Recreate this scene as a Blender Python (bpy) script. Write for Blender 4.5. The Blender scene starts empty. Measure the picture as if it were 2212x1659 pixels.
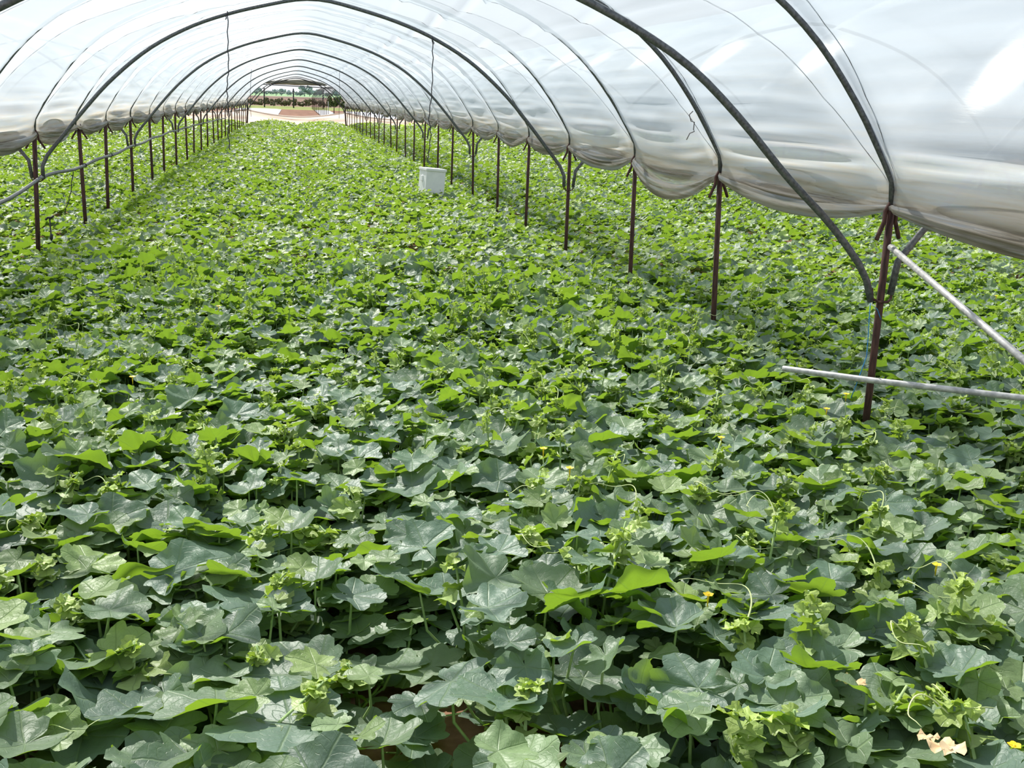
import bpy, math, random
import numpy as np
random.seed(7)
rng = np.random.default_rng(11)
PI = math.pi
SC = bpy.context.scene
COL = SC.collection

# ------------------------------------------------------------------ camera
W, H, F = 2212, 1659, 2350.0
CAMZ = 2.2
def nrm(a):
    a = np.array(a, float); return a / np.linalg.norm(a)
_v = nrm([(632 - W / 2) / F, (H / 2 - 199) / F, -1])
_z = nrm(np.cross([1, -0.033, 0], _v)); _x = np.cross(_v, _z)
M = np.array([_x, _v, _z])            # camera -> world
def onZ(px, py, z):
    r = M @ np.array([(px - W / 2) / F, (H / 2 - py) / F, -1]); k = (z - CAMZ) / r[2]
    return np.array([0, 0, CAMZ]) + r * k
def onY(px, py, y):
    r = M @ np.array([(px - W / 2) / F, (H / 2 - py) / F, -1]); k = y / r[1]
    return np.array([0, 0, CAMZ]) + r * k
from mathutils import Matrix, Vector
cd = bpy.data.cameras.new('camera'); cam = bpy.data.objects.new('camera', cd); COL.objects.link(cam)
cd.sensor_fit = 'HORIZONTAL'; cd.sensor_width = 36; cd.lens = F / W * 36; cd.clip_end = 6000; cd.clip_start = 0.05
m4 = Matrix.Identity(4)
for i in range(3):
    for j in range(3): m4[i][j] = M[i, j]
m4[2][3] = CAMZ
cam.matrix_world = m4
SC.camera = cam

# ------------------------------------------------------------------ materials
def mat(name):
    m = bpy.data.materials.new(name); m.use_nodes = True
    nt = m.node_tree; nt.nodes.clear()
    out = nt.nodes.new('ShaderNodeOutputMaterial')
    return m, nt, out
def N(nt, t, **kw):
    n = nt.nodes.new(t)
    for k, v in kw.items():
        if k in n.inputs.keys(): n.inputs[k].default_value = v
        else: setattr(n, k, v)
    return n
def L(nt, a, b): nt.links.new(a, b)
def ramp(nt, fac, stops):
    r = nt.nodes.new('ShaderNodeValToRGB'); cr = r.color_ramp
    while len(cr.elements) < len(stops): cr.elements.new(0.5)
    for e, (p, c) in zip(cr.elements, stops): e.position = p; e.color = (*c, 1)
    L(nt, fac, r.inputs[0]); return r.outputs[0]
def mixc(nt, fac, a, b, mode='MIX'):
    n = nt.nodes.new('ShaderNodeMix'); n.data_type = 'RGBA'; n.blend_type = mode
    for s, v in ((n.inputs[0], fac), (n.inputs[6], a), (n.inputs[7], b)):
        if hasattr(v, 'default_value') or hasattr(v, 'links'): L(nt, v, s)
        elif isinstance(v, tuple): s.default_value = (*v, 1)
        else: s.default_value = v
    return n.outputs[2]
def math_(nt, op, a, b=None, c=None):
    n = nt.nodes.new('ShaderNodeMath'); n.operation = op
    for s, v in zip(n.inputs, (a, b, c)):
        if v is None: continue
        if hasattr(v, 'links'): L(nt, v, s)
        else: s.default_value = v
    return n.outputs[0]

def simple(name, c1, c2, scale=8, rough=0.6, metal=0.0, bump=0.15, stretch=(1, 1, 1), lo=.35, hi=.65, spec=0.4, detail=6):
    m, nt, out = mat(name)
    tc = N(nt, 'ShaderNodeTexCoord'); mp = N(nt, 'ShaderNodeMapping'); mp.inputs['Scale'].default_value = stretch
    L(nt, tc.outputs['Object'], mp.inputs[0])
    no = N(nt, 'ShaderNodeTexNoise', Scale=scale, Detail=detail); L(nt, mp.outputs[0], no.inputs['Vector'])
    c = ramp(nt, no.outputs[0], [(lo, c1), (hi, c2)])
    b = N(nt, 'ShaderNodeBsdfPrincipled', Roughness=rough, Metallic=metal); b.inputs['Specular IOR Level'].default_value = spec
    L(nt, c, b.inputs['Base Color'])
    if bump:
        bp = N(nt, 'ShaderNodeBump', Strength=bump, Distance=.01); L(nt, no.outputs[0], bp.inputs['Height']); L(nt, bp.outputs[0], b.inputs['Normal'])
    L(nt, b.outputs[0], out.inputs[0])
    return m

def leaf_material(name, old, young, under, trans_c, tfac=.4, rough=.45, spec=.5):
    m, nt, out = mat(name)
    uv = N(nt, 'ShaderNodeUVMap'); sp = N(nt, 'ShaderNodeSeparateXYZ'); L(nt, uv.outputs[0], sp.inputs[0])
    u, v = sp.outputs[0], sp.outputs[1]
    a = math_(nt, 'MULTIPLY', math_(nt, 'SUBTRACT', u, .5), 6.545)
    fr = math_(nt, 'ABSOLUTE', math_(nt, 'SUBTRACT', math_(nt, 'FRACT', math_(nt, 'ADD', a, .5)), .5))
    dist = math_(nt, 'MULTIPLY', fr, math_(nt, 'MULTIPLY', v, .87))
    vein = math_(nt, 'SUBTRACT', 1.0, math_(nt, 'MINIMUM', math_(nt, 'DIVIDE', dist, .025), 1.0))
    # side veins: chevrons off the main veins
    sv = math_(nt, 'FRACT', math_(nt, 'ADD', math_(nt, 'MULTIPLY', v, 5.0), math_(nt, 'MULTIPLY', fr, -4.0)))
    svm = math_(nt, 'SUBTRACT', 1.0, math_(nt, 'MINIMUM', math_(nt, 'DIVIDE', math_(nt, 'ABSOLUTE', math_(nt, 'SUBTRACT', sv, .5)), .07), 1.0))
    veins = math_(nt, 'MAXIMUM', vein, math_(nt, 'MULTIPLY', svm, .35))
    at = N(nt, 'ShaderNodeAttribute', attribute_name='tone'); ay = N(nt, 'ShaderNodeAttribute', attribute_name='young')
    geo = N(nt, 'ShaderNodeNewGeometry'); tc = N(nt, 'ShaderNodeTexCoord')
    no = N(nt, 'ShaderNodeTexNoise', Scale=38, Detail=6); L(nt, geo.outputs['Position'], no.inputs['Vector'])
    col = mixc(nt, ay.outputs['Fac'], old, young)
    g = math_(nt, 'ADD', math_(nt, 'MULTIPLY', at.outputs['Fac'], .5), math_(nt, 'ADD', math_(nt, 'MULTIPLY', no.outputs[0], .35), .55))
    hs = N(nt, 'ShaderNodeHueSaturation'); L(nt, g, hs.inputs['Value']); L(nt, col, hs.inputs['Color'])
    top = mixc(nt, math_(nt, 'MULTIPLY', veins, .45), hs.outputs[0], (.26, .36, .17))
    und = mixc(nt, math_(nt, 'MULTIPLY', veins, .5), under, (.42, .52, .22))
    base = mixc(nt, geo.outputs['Backfacing'], top, und)
    b = N(nt, 'ShaderNodeBsdfPrincipled', Roughness=rough); b.inputs['Specular IOR Level'].default_value = spec
    L(nt, base, b.inputs['Base Color'])
    bp = N(nt, 'ShaderNodeBump', Strength=.5, Distance=.007)
    hh = math_(nt, 'SUBTRACT', math_(nt, 'MULTIPLY', no.outputs[0], 1.2), math_(nt, 'MULTIPLY', veins, .7))
    L(nt, hh, bp.inputs['Height']); L(nt, bp.outputs[0], b.inputs['Normal'])
    tr = N(nt, 'ShaderNodeBsdfTranslucent')
    tcol = mixc(nt, math_(nt, 'MULTIPLY', veins, .35), mixc(nt, ay.outputs['Fac'], trans_c, (.42, .58, .05)), (.12, .25, .02))
    L(nt, tcol, tr.inputs['Color'])
    mx = N(nt, 'ShaderNodeMixShader'); mx.inputs[0].default_value = tfac
    L(nt, b.outputs[0], mx.inputs[1]); L(nt, tr.outputs[0], mx.inputs[2]); L(nt, mx.outputs[0], out.inputs[0])
    return m

def film_material(name, clear=.51, tint=(.49, .555, .635), dark=(.32, .29, .23), dirt=True):
    m, nt, out = mat(name)
    tc = N(nt, 'ShaderNodeTexCoord'); mp = N(nt, 'ShaderNodeMapping'); mp.inputs['Scale'].default_value = (1.2, .22, 2.4)
    L(nt, tc.outputs['Object'], mp.inputs[0])
    no = N(nt, 'ShaderNodeTexNoise', Scale=4.0, Detail=7, Roughness=.6); L(nt, mp.outputs[0], no.inputs['Vector'])
    n2 = N(nt, 'ShaderNodeTexNoise', Scale=.5, Detail=3); L(nt, tc.outputs['Object'], n2.inputs['Vector'])
    ad = N(nt, 'ShaderNodeAttribute', attribute_name='dirt')
    mp2 = N(nt, 'ShaderNodeMapping'); mp2.inputs['Scale'].default_value = (9, .55, 14); L(nt, tc.outputs['Object'], mp2.inputs[0])
    n3 = N(nt, 'ShaderNodeTexNoise', Scale=2.2, Detail=5, Roughness=.65); L(nt, mp2.outputs[0], n3.inputs['Vector'])  # stretched streaks paint dark creases into the soiled edge colour
    dn = math_(nt, 'MULTIPLY', ad.outputs['Fac'], math_(nt, 'SUBTRACT', math_(nt, 'MULTIPLY', n3.outputs[0], 5.0), 1.5))
    dn = math_(nt, 'MAXIMUM', dn, math_(nt, 'MULTIPLY', ad.outputs['Fac'], .25))
    dn = math_(nt, 'MINIMUM', dn, 1.0)
    col = ramp(nt, dn, [(0, tint), (.5, (.55, .52, .46)), (1, dark)])
    bp = N(nt, 'ShaderNodeBump', Strength=.12, Distance=.02); L(nt, no.outputs[0], bp.inputs['Height'])
    d = N(nt, 'ShaderNodeBsdfDiffuse'); L(nt, col, d.inputs[0]); L(nt, bp.outputs[0], d.inputs['Normal'])
    t = N(nt, 'ShaderNodeBsdfTranslucent'); L(nt, col, t.inputs[0]); L(nt, bp.outputs[0], t.inputs['Normal'])
    s1 = N(nt, 'ShaderNodeMixShader'); s1.inputs[0].default_value = .58
    L(nt, d.outputs[0], s1.inputs[1]); L(nt, t.outputs[0], s1.inputs[2])
    tp = N(nt, 'ShaderNodeBsdfTransparent'); tp.inputs[0].default_value = (.97, .985, 1, 1)
    s2 = N(nt, 'ShaderNodeMixShader')
    cl = math_(nt, 'MULTIPLY', math_(nt, 'SUBTRACT', 1.0, math_(nt, 'MULTIPLY', dn, .85)), math_(nt, 'ADD', clear - .05, math_(nt, 'MULTIPLY', n2.outputs[0], .1)))
    ah = N(nt, 'ShaderNodeAttribute', attribute_name='haze')
    cl = math_(nt, 'MULTIPLY', cl, math_(nt, 'SUBTRACT', 1.0, math_(nt, 'MULTIPLY', ah.outputs['Fac'], .5)))
    L(nt, cl, s2.inputs[0]); L(nt, s1.outputs[0], s2.inputs[1]); L(nt, tp.outputs[0], s2.inputs[2])
    gl = N(nt, 'ShaderNodeBsdfGlossy', Roughness=.25); L(nt, bp.outputs[0], gl.inputs['Normal'])
    lw = N(nt, 'ShaderNodeLayerWeight', Blend=.3)
    s3 = N(nt, 'ShaderNodeMixShader'); L(nt, math_(nt, 'ADD', math_(nt, 'MULTIPLY', math_(nt, 'POWER', lw.outputs['Facing'], 3.0), .12), .03), s3.inputs[0])
    L(nt, s2.outputs[0], s3.inputs[1]); L(nt, gl.outputs[0], s3.inputs[2])
    L(nt, s3.outputs[0], out.inputs[0])
    return m

MT = {}
MT['leaf'] = leaf_material('melon_leaf', (.132, .200, .152), (.44, .57, .14), (.16, .28, .06), (.30, .50, .03), .34, .46, .45)
MT['tendril'] = simple('tendril_green', (.45, .55, .22), (.55, .62, .30), 30, .6, bump=0)
MT['stem'] = simple('vine_green', (.22, .36, .12), (.34, .46, .18), 30, .6, bump=0)
MT['film'] = film_material('poly_film')
MT['film2'] = film_material('poly_film_neighbour', .50)
MT['skirt'] = film_material('skirt_plastic', .05, (.56, .49, .44))
MT['rust'] = simple('rusty_steel', (.035, .018, .015), (.11, .052, .04), 9, .75, .2, .25, (6, 6, 1))
MT['galv'] = simple('galvanised_pipe', (.085, .09, .095), (.17, .18, .185), 14, .5, .55, .1, (4, 4, 4))
MT['alu'] = simple('dull_aluminium', (.36, .36, .36), (.60, .59, .57), 10, .5, .35, .1, (3, 3, 3))
MT['rope'] = simple('rope_grey', (.12, .11, .11), (.25, .23, .22), 30, .9, bump=0)
MT['wire'] = simple('dark_wire', (.03, .03, .035), (.08, .08, .09), 30, .6, .5, bump=0)
MT['blue'] = simple('blue_twine', (.02, .16, .45), (.05, .30, .60), 30, .7, bump=0)
MT['soil'] = simple('soil', (.12, .06, .038), (.33, .19, .125), 7, .95, bump=1.0, spec=.1, detail=10)
MT['soil_far'] = simple('bare_red_soil', (.085, .045, .032), (.16, .09, .065), 1.4, .95, bump=.5, spec=.05, detail=10)
MT['field'] = simple('ploughed_field', (.095, .062, .052), (.135, .09, .075), .4, .95, bump=0, spec=.05)
MT['crop_far'] = simple('green_field', (.11, .19, .10), (.16, .24, .14), .06, .95, bump=0, spec=.05, stretch=(.3, 2, 1))
MT['verge'] = simple('verge_grass', (.09, .13, .035), (.17, .18, .07), .7, .95, bump=0, spec=.05)
MT['hedge'] = simple('hedge_leaves', (.16, .15, .10), (.30, .28, .18), 3, .9, bump=0, spec=.1)
MT['bush'] = simple('bush_leaves', (.03, .06, .015), (.12, .17, .04), 3, .8, bump=0, spec=.2)
MT['tree'] = simple('hazy_tree_leaves', (.30, .37, .37), (.40, .48, .48), .3, .95, bump=0, spec=0)  # distance haze is painted into this pale leaf colour
MT['mulch'] = simple('silver_mulch', (.22, .24, .28), (.40, .43, .50), 5, .3, .15, .6, (1, 3, 1), spec=.6)
MT['white'] = simple('white_box_paint', (.74, .76, .77), (.84, .85, .85), 6, .45, bump=.05)
MT['petal'] = simple('yellow_petal', (.85, .55, .01), (.95, .72, .03), 40, .5, bump=0)
MT['dry'] = simple('dry_leaf', (.55, .36, .18), (.85, .68, .42), 18, .8, bump=.2)
MT['black'] = simple('black_plastic', (.01, .01, .011), (.03, .03, .03), 10, .5, bump=0)
MT['dirty'] = simple('dirty_rolled_sheet', (.07, .065, .05), (.36, .33, .24), 1.6, .5, bump=.4, stretch=(.4, 1, 4))

# ------------------------------------------------------------------ mesh helpers
class MB:
    def __init__(s): s.v = []; s.f = []
    def tube(s, pts, r, n=8, caps=True, closed=False):
        pts = [np.array(p, float) for p in pts]; k = len(pts)
        rr = r if hasattr(r, '__len__') else [r] * k
        base = len(s.v); prev = None
        for i, p in enumerate(pts):
            t = pts[min(i + 1, k - 1)] - pts[max(i - 1, 0)]; t = t / (np.linalg.norm(t) + 1e-9)
            if prev is None:
                a = np.array([0, 0, 1.]) if abs(t[2]) < .9 else np.array([1., 0, 0])
                u = np.cross(t, a)
            else: u = prev - t * np.dot(prev, t)
            u /= np.linalg.norm(u) + 1e-9; prev = u; w = np.cross(t, u)
            for j in range(n):
                an = 2 * PI * j / n; s.v.append(p + (u * math.cos(an) + w * math.sin(an)) * rr[i])
        for i in range(k - 1):
            for j in range(n):
                a = base + i * n + j; b = base + i * n + (j + 1) % n
                s.f.append((a, b, b + n, a + n))
        if caps:
            s.f.append(tuple(base + j for j in range(n))[::-1]); s.f.append(tuple(base + (k - 1) * n + j for j in range(n)))
        return s
    def box(s, lo, hi):
        b = len(s.v)
        for z in (lo[2], hi[2]):
            for y in (lo[1], hi[1]):
                for x in (lo[0], hi[0]): s.v.append(np.array([x, y, z], float))
        for f in ((0, 2, 3, 1), (4, 5, 7, 6), (0, 1, 5, 4), (2, 6, 7, 3), (0, 4, 6, 2), (1, 3, 7, 5)): s.f.append(tuple(b + i for i in f))
        return s
    def grid(s, P):            # P[i][j] points
        P = np.asarray(P); a, b = P.shape[:2]; base = len(s.v); s.v.extend(list(P.reshape(-1, 3)))
        for i in range(a - 1):
            for j in range(b - 1):
                q = base + i * b + j; s.f.append((q, q + 1, q + b + 1, q + b))
        return s
    def build(s, name, m, parent=None, smooth=True, loc=(0, 0, 0)):
        me = bpy.data.meshes.new(name); me.from_pydata([tuple(map(float, v)) for v in s.v], [], s.f)
        me.materials.append(m)
        if smooth: me.polygons.foreach_set('use_smooth', [True] * len(me.polygons))
        me.update()
        o = bpy.data.objects.new(name, me); COL.objects.link(o); o.location = loc
        if parent: o.parent = parent
        return o
def tag(o, label=None, cat=None, group=None, kind=None):
    if label: o['label'] = label
    if cat: o['category'] = cat
    if group: o['group'] = group
    if kind: o['kind'] = kind
    return o
def empty(name, loc=(0, 0, 0), rz=0):
    o = bpy.data.objects.new(name, None); o.empty_display_size = .1; COL.objects.link(o); o.location = loc; o.rotation_euler = (0, 0, rz); return o
def rough(verts_mesh_obj): return verts_mesh_obj
def fast_mesh(name, V, tris, m, uv=None, attrs=None, parent=None, smooth=True):
    me = bpy.data.meshes.new(name); nv = len(V); nf = len(tris); k = tris.shape[1]
    me.vertices.add(nv); me.vertices.foreach_set('co', V.astype(np.float32).ravel())
    me.loops.add(nf * k); me.loops.foreach_set('vertex_index', tris.astype(np.int32).ravel())
    me.polygons.add(nf); me.polygons.foreach_set('loop_start', np.arange(0, nf * k, k, dtype=np.int32))
    if uv is not None:
        l = me.uv_layers.new(name='UVMap'); l.data.foreach_set('uv', uv[tris.ravel()].astype(np.float32).ravel())
    for an, av in (attrs or {}).items():
        a = me.attributes.new(an, 'FLOAT', 'POINT'); a.data.foreach_set('value', av.astype(np.float32))
    me.update(calc_edges=True); me.validate()
    if smooth: me.polygons.foreach_set('use_smooth', np.ones(len(me.polygons), bool))
    me.materials.append(m)
    o = bpy.data.objects.new(name, me); COL.objects.link(o)
    if parent: o.parent = parent
    return o
# value noise (numpy, 2-D)
_tab = rng.random((256, 256))
def vnoise(x, y):
    x = np.asarray(x, float); y = np.asarray(y, float)
    xi = np.floor(x).astype(int); yi = np.floor(y).astype(int); fx = x - xi; fy = y - yi
    fx = fx * fx * (3 - 2 * fx); fy = fy * fy * (3 - 2 * fy)
    g = lambda a, b: _tab[a % 256, b % 256]
    return (g(xi, yi) * (1 - fx) + g(xi + 1, yi) * fx) * (1 - fy) + (g(xi, yi + 1) * (1 - fx) + g(xi + 1, yi + 1) * fx) * fy - .5
def fbm(x, y): return vnoise(x, y) + .5 * vnoise(x * 2.1 + 7, y * 2.1 + 3) + .25 * vnoise(x * 4.3 + 1, y * 4.3 + 9)

# ------------------------------------------------------------------ layout
XL, XR, BW = -2.9, 3.4, 6.3
XC = (XL + XR) / 2
YP = [-5.0, -2.3, 0.4, 3.15, 5.83, 8.5, 10.8, 13.54, 16.0, 18.5, 21.25, 24.0, 26.5, 29.2, 31.9]
while YP[-1] < 74: YP.append(YP[-1] + 2.66)
YEND = YP[-1]
LOWK = [k for k in range(len(YP)) if (k - 4) % 3 == 0]
def drop(y): return -np.maximum(0, np.minimum(np.asarray(y, float), 110) - 28) * .0036
def canopy(x, y):
    x = np.asarray(x, float); y = np.asarray(y, float)
    xb = (x - XC + BW / 2) % BW - BW / 2
    s = np.abs(np.sin(PI * xb / (BW / 2)))
    amp = .12 + .14 * np.clip((y - 15) / 40, 0, 1)
    h = .34 + amp * s ** .7 + .10 * fbm(x * .9, y * .9)
    h = h - .06 * np.exp(-((x - XL) / .9) ** 2) - .13 * np.exp(-((x - .22) / .17) ** 2) * (y < 45) - .05 * np.clip((y - 30) / 40, 0, 1)
    return np.clip(h, .2, .75)

# ------------------------------------------------------------------ ground and land beyond
def strip(name, y0, y1, x0, x1, m, z, nx=2, ny=2, amp=0):
    P = np.array([[(x, y, z + drop(y) * 1.0 + (amp * float(fbm(x * 3, y * 3)) if amp else 0)) for y in np.linspace(y0, y1, ny)] for x in np.linspace(x0, x1, nx)])
    P = P.transpose(1, 0, 2)
    o = MB().grid(P).build(name, m); o['kind'] = 'structure'; return o
P = []
ys = np.concatenate([np.linspace(-8, 12, 90), np.linspace(12.5, 80, 80)])
xs = np.concatenate([np.linspace(-60, -5, 12), np.linspace(-4, 7, 60), np.linspace(8, 90, 14)])
X, Y = np.meshgrid(xs, ys)
Z = drop(Y) + .05 * fbm(X * 2.2, Y * 2.2)
g = MB().grid(np.stack([X, Y, Z], -1)).build('floor', MT['soil']); g['kind'] = 'structure'
strip('ground_bare_soil', 80, 168, -60, 110, MT['soil_far'], 0, 60, 40, .05)
strip('ground_verge', 168, 205, -160, 260, MT['verge'], 0)
strip('ground_ploughed', 205, 640, -500, 800, MT['field'], 0)
strip('ground_green', 640, 4500, -3500, 4500, MT['crop_far'], 0)

# silver mulch sheets under the beds and on the beds beyond the end
def mulch(name, x0, x1, y0, y1, label, n=40):
    P = []
    for y in np.linspace(y0, y1, n):
        row = []
        for q in np.linspace(0, 1, 9):
            x = x0 + (x1 - x0) * q
            row.append((x, y, float(drop(y)) + .05 + .07 * math.sin(PI * q) ** .5 + .018 * float(fbm(x * 7, y * 4))))
        P.append(row)
    return tag(MB().grid(P).build(name, MT['mulch']), label, 'mulch sheet')
mulch('mulch_sheet', 2.35, 3.25, 1.5, 40, 'silver grey mulch sheet showing through the leaves before the nearest right post', 220)
mulch('mulch_sheet', -7.4, -1.6, 116, 164, 'wide shiny mulch sheet left of the bare soil beyond the far end')
mulch('mulch_sheet', 3.1, 5.2, 118, 164, 'narrow pale mulch sheet right of the bare soil, under the uncovered hoops')
mulch('mulch_sheet', 7.0, 17, 112, 160, 'pale blue mulch sheet seen under the right roof edge beyond the far end')

# ------------------------------------------------------------------ film
TOPP = [(-3.15, 1.68), (-3.14, 1.80), (-3.04, 1.97), (-2.86, 2.24), (-2.60, 2.55), (-2.30, 2.80), (-1.95, 3.00), (-1.5, 3.19), (-1.0, 3.35), (-.5, 3.47), (0, 3.55)]
TOPP = TOPP + [(-x, z) for x, z in TOPP[:-1]][::-1]
LOWP = [(-3.09, 1.15), (-3.085, 1.30), (-3.02, 1.42), (-2.87, 1.60), (-2.62, 1.90), (-2.29, 2.26), (-1.86, 2.62), (-1.4, 2.88), (-.95, 3.05), (-.5, 3.17), (-.2, 3.235), (0, 3.25)]
LOWP = LOWP + [(-x, z) for x, z in LOWP[:-1]][::-1]
NEARP = [(-3.09, 1.11), (-3.04, 1.25), (-2.98, 1.34), (-2.77, 1.57), (-2.48, 1.83), (-2.18, 2.13), (-1.89, 2.38), (-1.61, 2.55), (-1.22, 2.73), (-.6, 2.95), (0, 3.08)]
NEARP = NEARP + [(-x, z) for x, z in NEARP[:-1]][::-1]
def resample(P, n):
    P = np.array(P, float)
    # Catmull-Rom then arc-length resample
    Q = []
    for i in range(len(P) - 1):
        p0, p1, p2, p3 = P[max(i - 1, 0)], P[i], P[i + 1], P[min(i + 2, len(P) - 1)]
        for t in np.linspace(0, 1, 12, endpoint=False):
            Q.append(.5 * ((2 * p1) + (-p0 + p2) * t + (2 * p0 - 5 * p1 + 4 * p2 - p3) * t * t + (-p0 + 3 * p1 - 3 * p2 + p3) * t ** 3))
    Q.append(P[-1]); Q = np.array(Q)
    d = np.concatenate([[0], np.cumsum(np.linalg.norm(np.diff(Q, axis=0), axis=1))])
    s = np.linspace(0, d[-1], n)
    return np.stack([np.interp(s, d, Q[:, i]) for i in range(2)], 1)
HPROF = resample(TOPP, 101)
YPA = np.array(YP)
SAG = {}
def film_point(xc, t, y, seed, sagk):
    """t 0..1 from left post line to right; arrays ok. returns xyz"""
    t, y = np.broadcast_arrays(np.asarray(t, float), np.asarray(y, float))
    px = np.interp(t, np.linspace(0, 1, 101), HPROF[:, 0]); pz = np.interp(t, np.linspace(0, 1, 101), HPROF[:, 1])
    dx = np.interp(np.clip(t + .01, 0, 1), np.linspace(0, 1, 101), HPROF[:, 0]) - np.interp(np.clip(t - .01, 0, 1), np.linspace(0, 1, 101), HPROF[:, 0])
    dz = np.interp(np.clip(t + .01, 0, 1), np.linspace(0, 1, 101), HPROF[:, 1]) - np.interp(np.clip(t - .01, 0, 1), np.linspace(0, 1, 101), HPROF[:, 1])
    ln = np.sqrt(dx * dx + dz * dz); nx, nz = -dz / ln, dx / ln      # outward
    k = np.clip(np.searchsorted(YPA, y, side='right') - 1, 0, len(YP) - 2)
    y0 = YPA[k]; u = np.clip((y - y0) / (YPA[k + 1] - y0), 0, 1)
    e = np.minimum(t, 1 - t)
    a = np.clip(e, .035, .499)
    D = .19 * np.sin(PI * np.minimum(a, .5)) ** .8
    uu = np.minimum(u, 1 - u)
    f = np.where(uu < a, uu / a, 1.0)
    # slack between the two ropes bellies out a little
    mid = np.where(uu > a, np.sin(PI * (uu - a) / np.maximum(1 - 2 * a, .02) ) , 0)
    off = -D * f + .05 * mid * np.clip(1 - e * 3, 0, 1) + .024
    # wrinkles
    edge = np.exp(-e * 9)
    wr = .012 * vnoise(y * .7 + seed, t * 60) + .035 * edge * np.sin(PI * u) * vnoise(y * .5 + seed * 3, t * 170) * 2
    wr += .010 * vnoise(y * 2.4 + seed, t * 22 + seed)
    for t0, am in ((.30, .03), (.37, .015), (.63, .02), (.70, .04), (.785, .02)):
        wr = wr - am * (1 + vnoise(y * .8, t0 * 99 + 0 * y)) * np.exp(-((t - t0 - .006 * vnoise(y * .6, y * 0 + t0 * 50)) / .005) ** 2)
    off = off + wr * np.clip(uu * 8, 0, 1)
    sg = np.where(t > .5, sagk[1][k], sagk[0][k])
    w = np.clip(1 - e / .13, 0, 1) ** 2
    sag = sg * np.sin(PI * u) ** .75 * w
    side = np.where(t > .5, -1.0, 1.0)
    X = xc + px + nx * off + side * .30 * sag + side * .012 * w
    Z = pz + nz * off - sag + drop(y)
    return np.stack([X, y + 0 * X, Z], -1)
def film_bay(name, xc, y0, y1, seed, label, m, dy=.12, sag_over=None, nt_=230):
    r = np.random.default_rng(seed)
    sagk = [r.uniform(.025, .07, len(YP)), r.uniform(.05, .13, len(YP))]
    if sag_over:
        for (s, k), v in sag_over.items(): sagk[s][k] = v
    ys = np.concatenate([np.arange(y0, 24, dy), np.arange(24, y1, dy * 2.2), [y1]])
    ee = np.linspace(0, 1, nt_) ; ts = .5 - .5 * np.cos(PI * ee) * (0.55 + .45 * np.abs(np.cos(PI * ee)))
    ts = np.clip((ts - ts[0]) / (ts[-1] - ts[0]), 0, 1)
    T, Yg = np.meshgrid(ts, ys)
    V = film_point(xc, T, Yg, seed, sagk)
    e = np.minimum(T, 1 - T)
    # lowest strip is soiled; streak noise also paints dark fold shading into it
    dirt = np.clip(np.exp(-e * 46) * .5 + .05 * np.exp(-e * 6) + .45 * np.clip(fbm(Yg * .45, T * 110), 0, 1) * np.exp(-e * 13), 0, 1)
    a, b = T.shape
    idx = np.arange(a * b).reshape(a, b)
    Q = np.stack([idx[:-1, :-1], idx[:-1, 1:], idx[1:, 1:], idx[1:, :-1]], -1).reshape(-1, 4)[:, ::-1]
    o = fast_mesh(name, V.reshape(-1, 3), Q, m, attrs={'dirt': dirt.ravel(), 'haze': np.clip(1.5 * np.exp(-e * 8), 0, 1).ravel()})
    tag(o, label, 'plastic sheet', 'roof sheets of the tunnel bays')
    # gathered hem: loose folds hanging under the edge
    for s, tt in ((0, 0.0), (1, 1.0)):
        yh = np.concatenate([np.arange(y0, 24, .06), np.arange(24, y1, .18)])
        E = film_point(xc, np.full_like(yh, tt), yh, seed, sagk)
        k = np.clip(np.searchsorted(YPA, yh, side='right') - 1, 0, len(YP) - 2)
        u = (yh - YPA[k]) / (YPA[k + 1] - YPA[k]); bulge = np.sin(PI * np.clip(u, 0, 1)) ** .6
        rows = []
        nn = 26
        sd = -1 if s else 1
        for q in np.linspace(0, 2 * PI, nn):
            rad = .012 + .036 * bulge * (1 + 1.3 * vnoise(yh * .8 + q * 0, q * 2.2 + seed + 5 * k)) * (.7 + .5 * sagk[s][k] / .1)
            rad = np.maximum(rad + .010 * bulge * np.sin(q * 6 + yh * 1.5 + seed), .006)
            c = E + np.stack([sd * .012 + 0 * yh, 0 * yh, -.012 - .020 * bulge], -1)
            rows.append(c + np.stack([np.cos(q) * rad * .75, 0 * yh, np.sin(q) * rad * 1.0], -1))
        G = np.stack(rows, 1); a, b = G.shape[:2]
        idx = np.arange(a * b).reshape(a, b)
        Q = np.stack([idx[:-1, :-1], idx[:-1, 1:], idx[1:, 1:], idx[1:, :-1]], -1).reshape(-1, 4)
        dr = np.clip(.62 + 1.3 * vnoise(np.repeat(yh, nn) * .7, np.tile(np.linspace(0, 14, nn), len(yh)) + seed), .15, 1)  # banding paints dark fold lines into the soiled hem
        h = fast_mesh('gathered_hem', G.reshape(-1, 3), Q, m, attrs={'dirt': dr, 'haze': np.ones(len(dr))}, parent=o)
        h['label'] = 'soiled brownish folded edge of the sheet'
    return sagk
SM = film_bay('roof_sheet', XC, -5, YEND, 3, 'long white translucent plastic roof sheet arching over the middle bay', MT['film'], .09,
              {(1, 4): .09, (1, 5): .21, (1, 6): .12, (1, 7): .10, (1, 8): .11, (1, 9): .10, (1, 3): .05, (0, 6): .10, (0, 7): .03, (0, 8): .07, (0, 9): .04})
film_bay('roof_sheet', XC + BW, -2, YEND, 17, 'white plastic roof sheet over the neighbouring bay to the right', MT['film2'], .16, nt_=90)
film_bay('roof_sheet', XC - BW, -2, YEND, 23, 'white plastic roof sheet over the neighbouring bay to the left', MT['film2'], .16, nt_=90)
film_bay('roof_sheet', XC + 2 * BW, 4, YEND, 31, 'white plastic roof sheet over the farthest bay to the right', MT['film2'], .3, nt_=60)
film_bay('roof_sheet', XC - 2 * BW, 10, YEND, 37, 'white plastic roof sheet over the farthest bay to the left', MT['film2'], .3, nt_=60)

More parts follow.
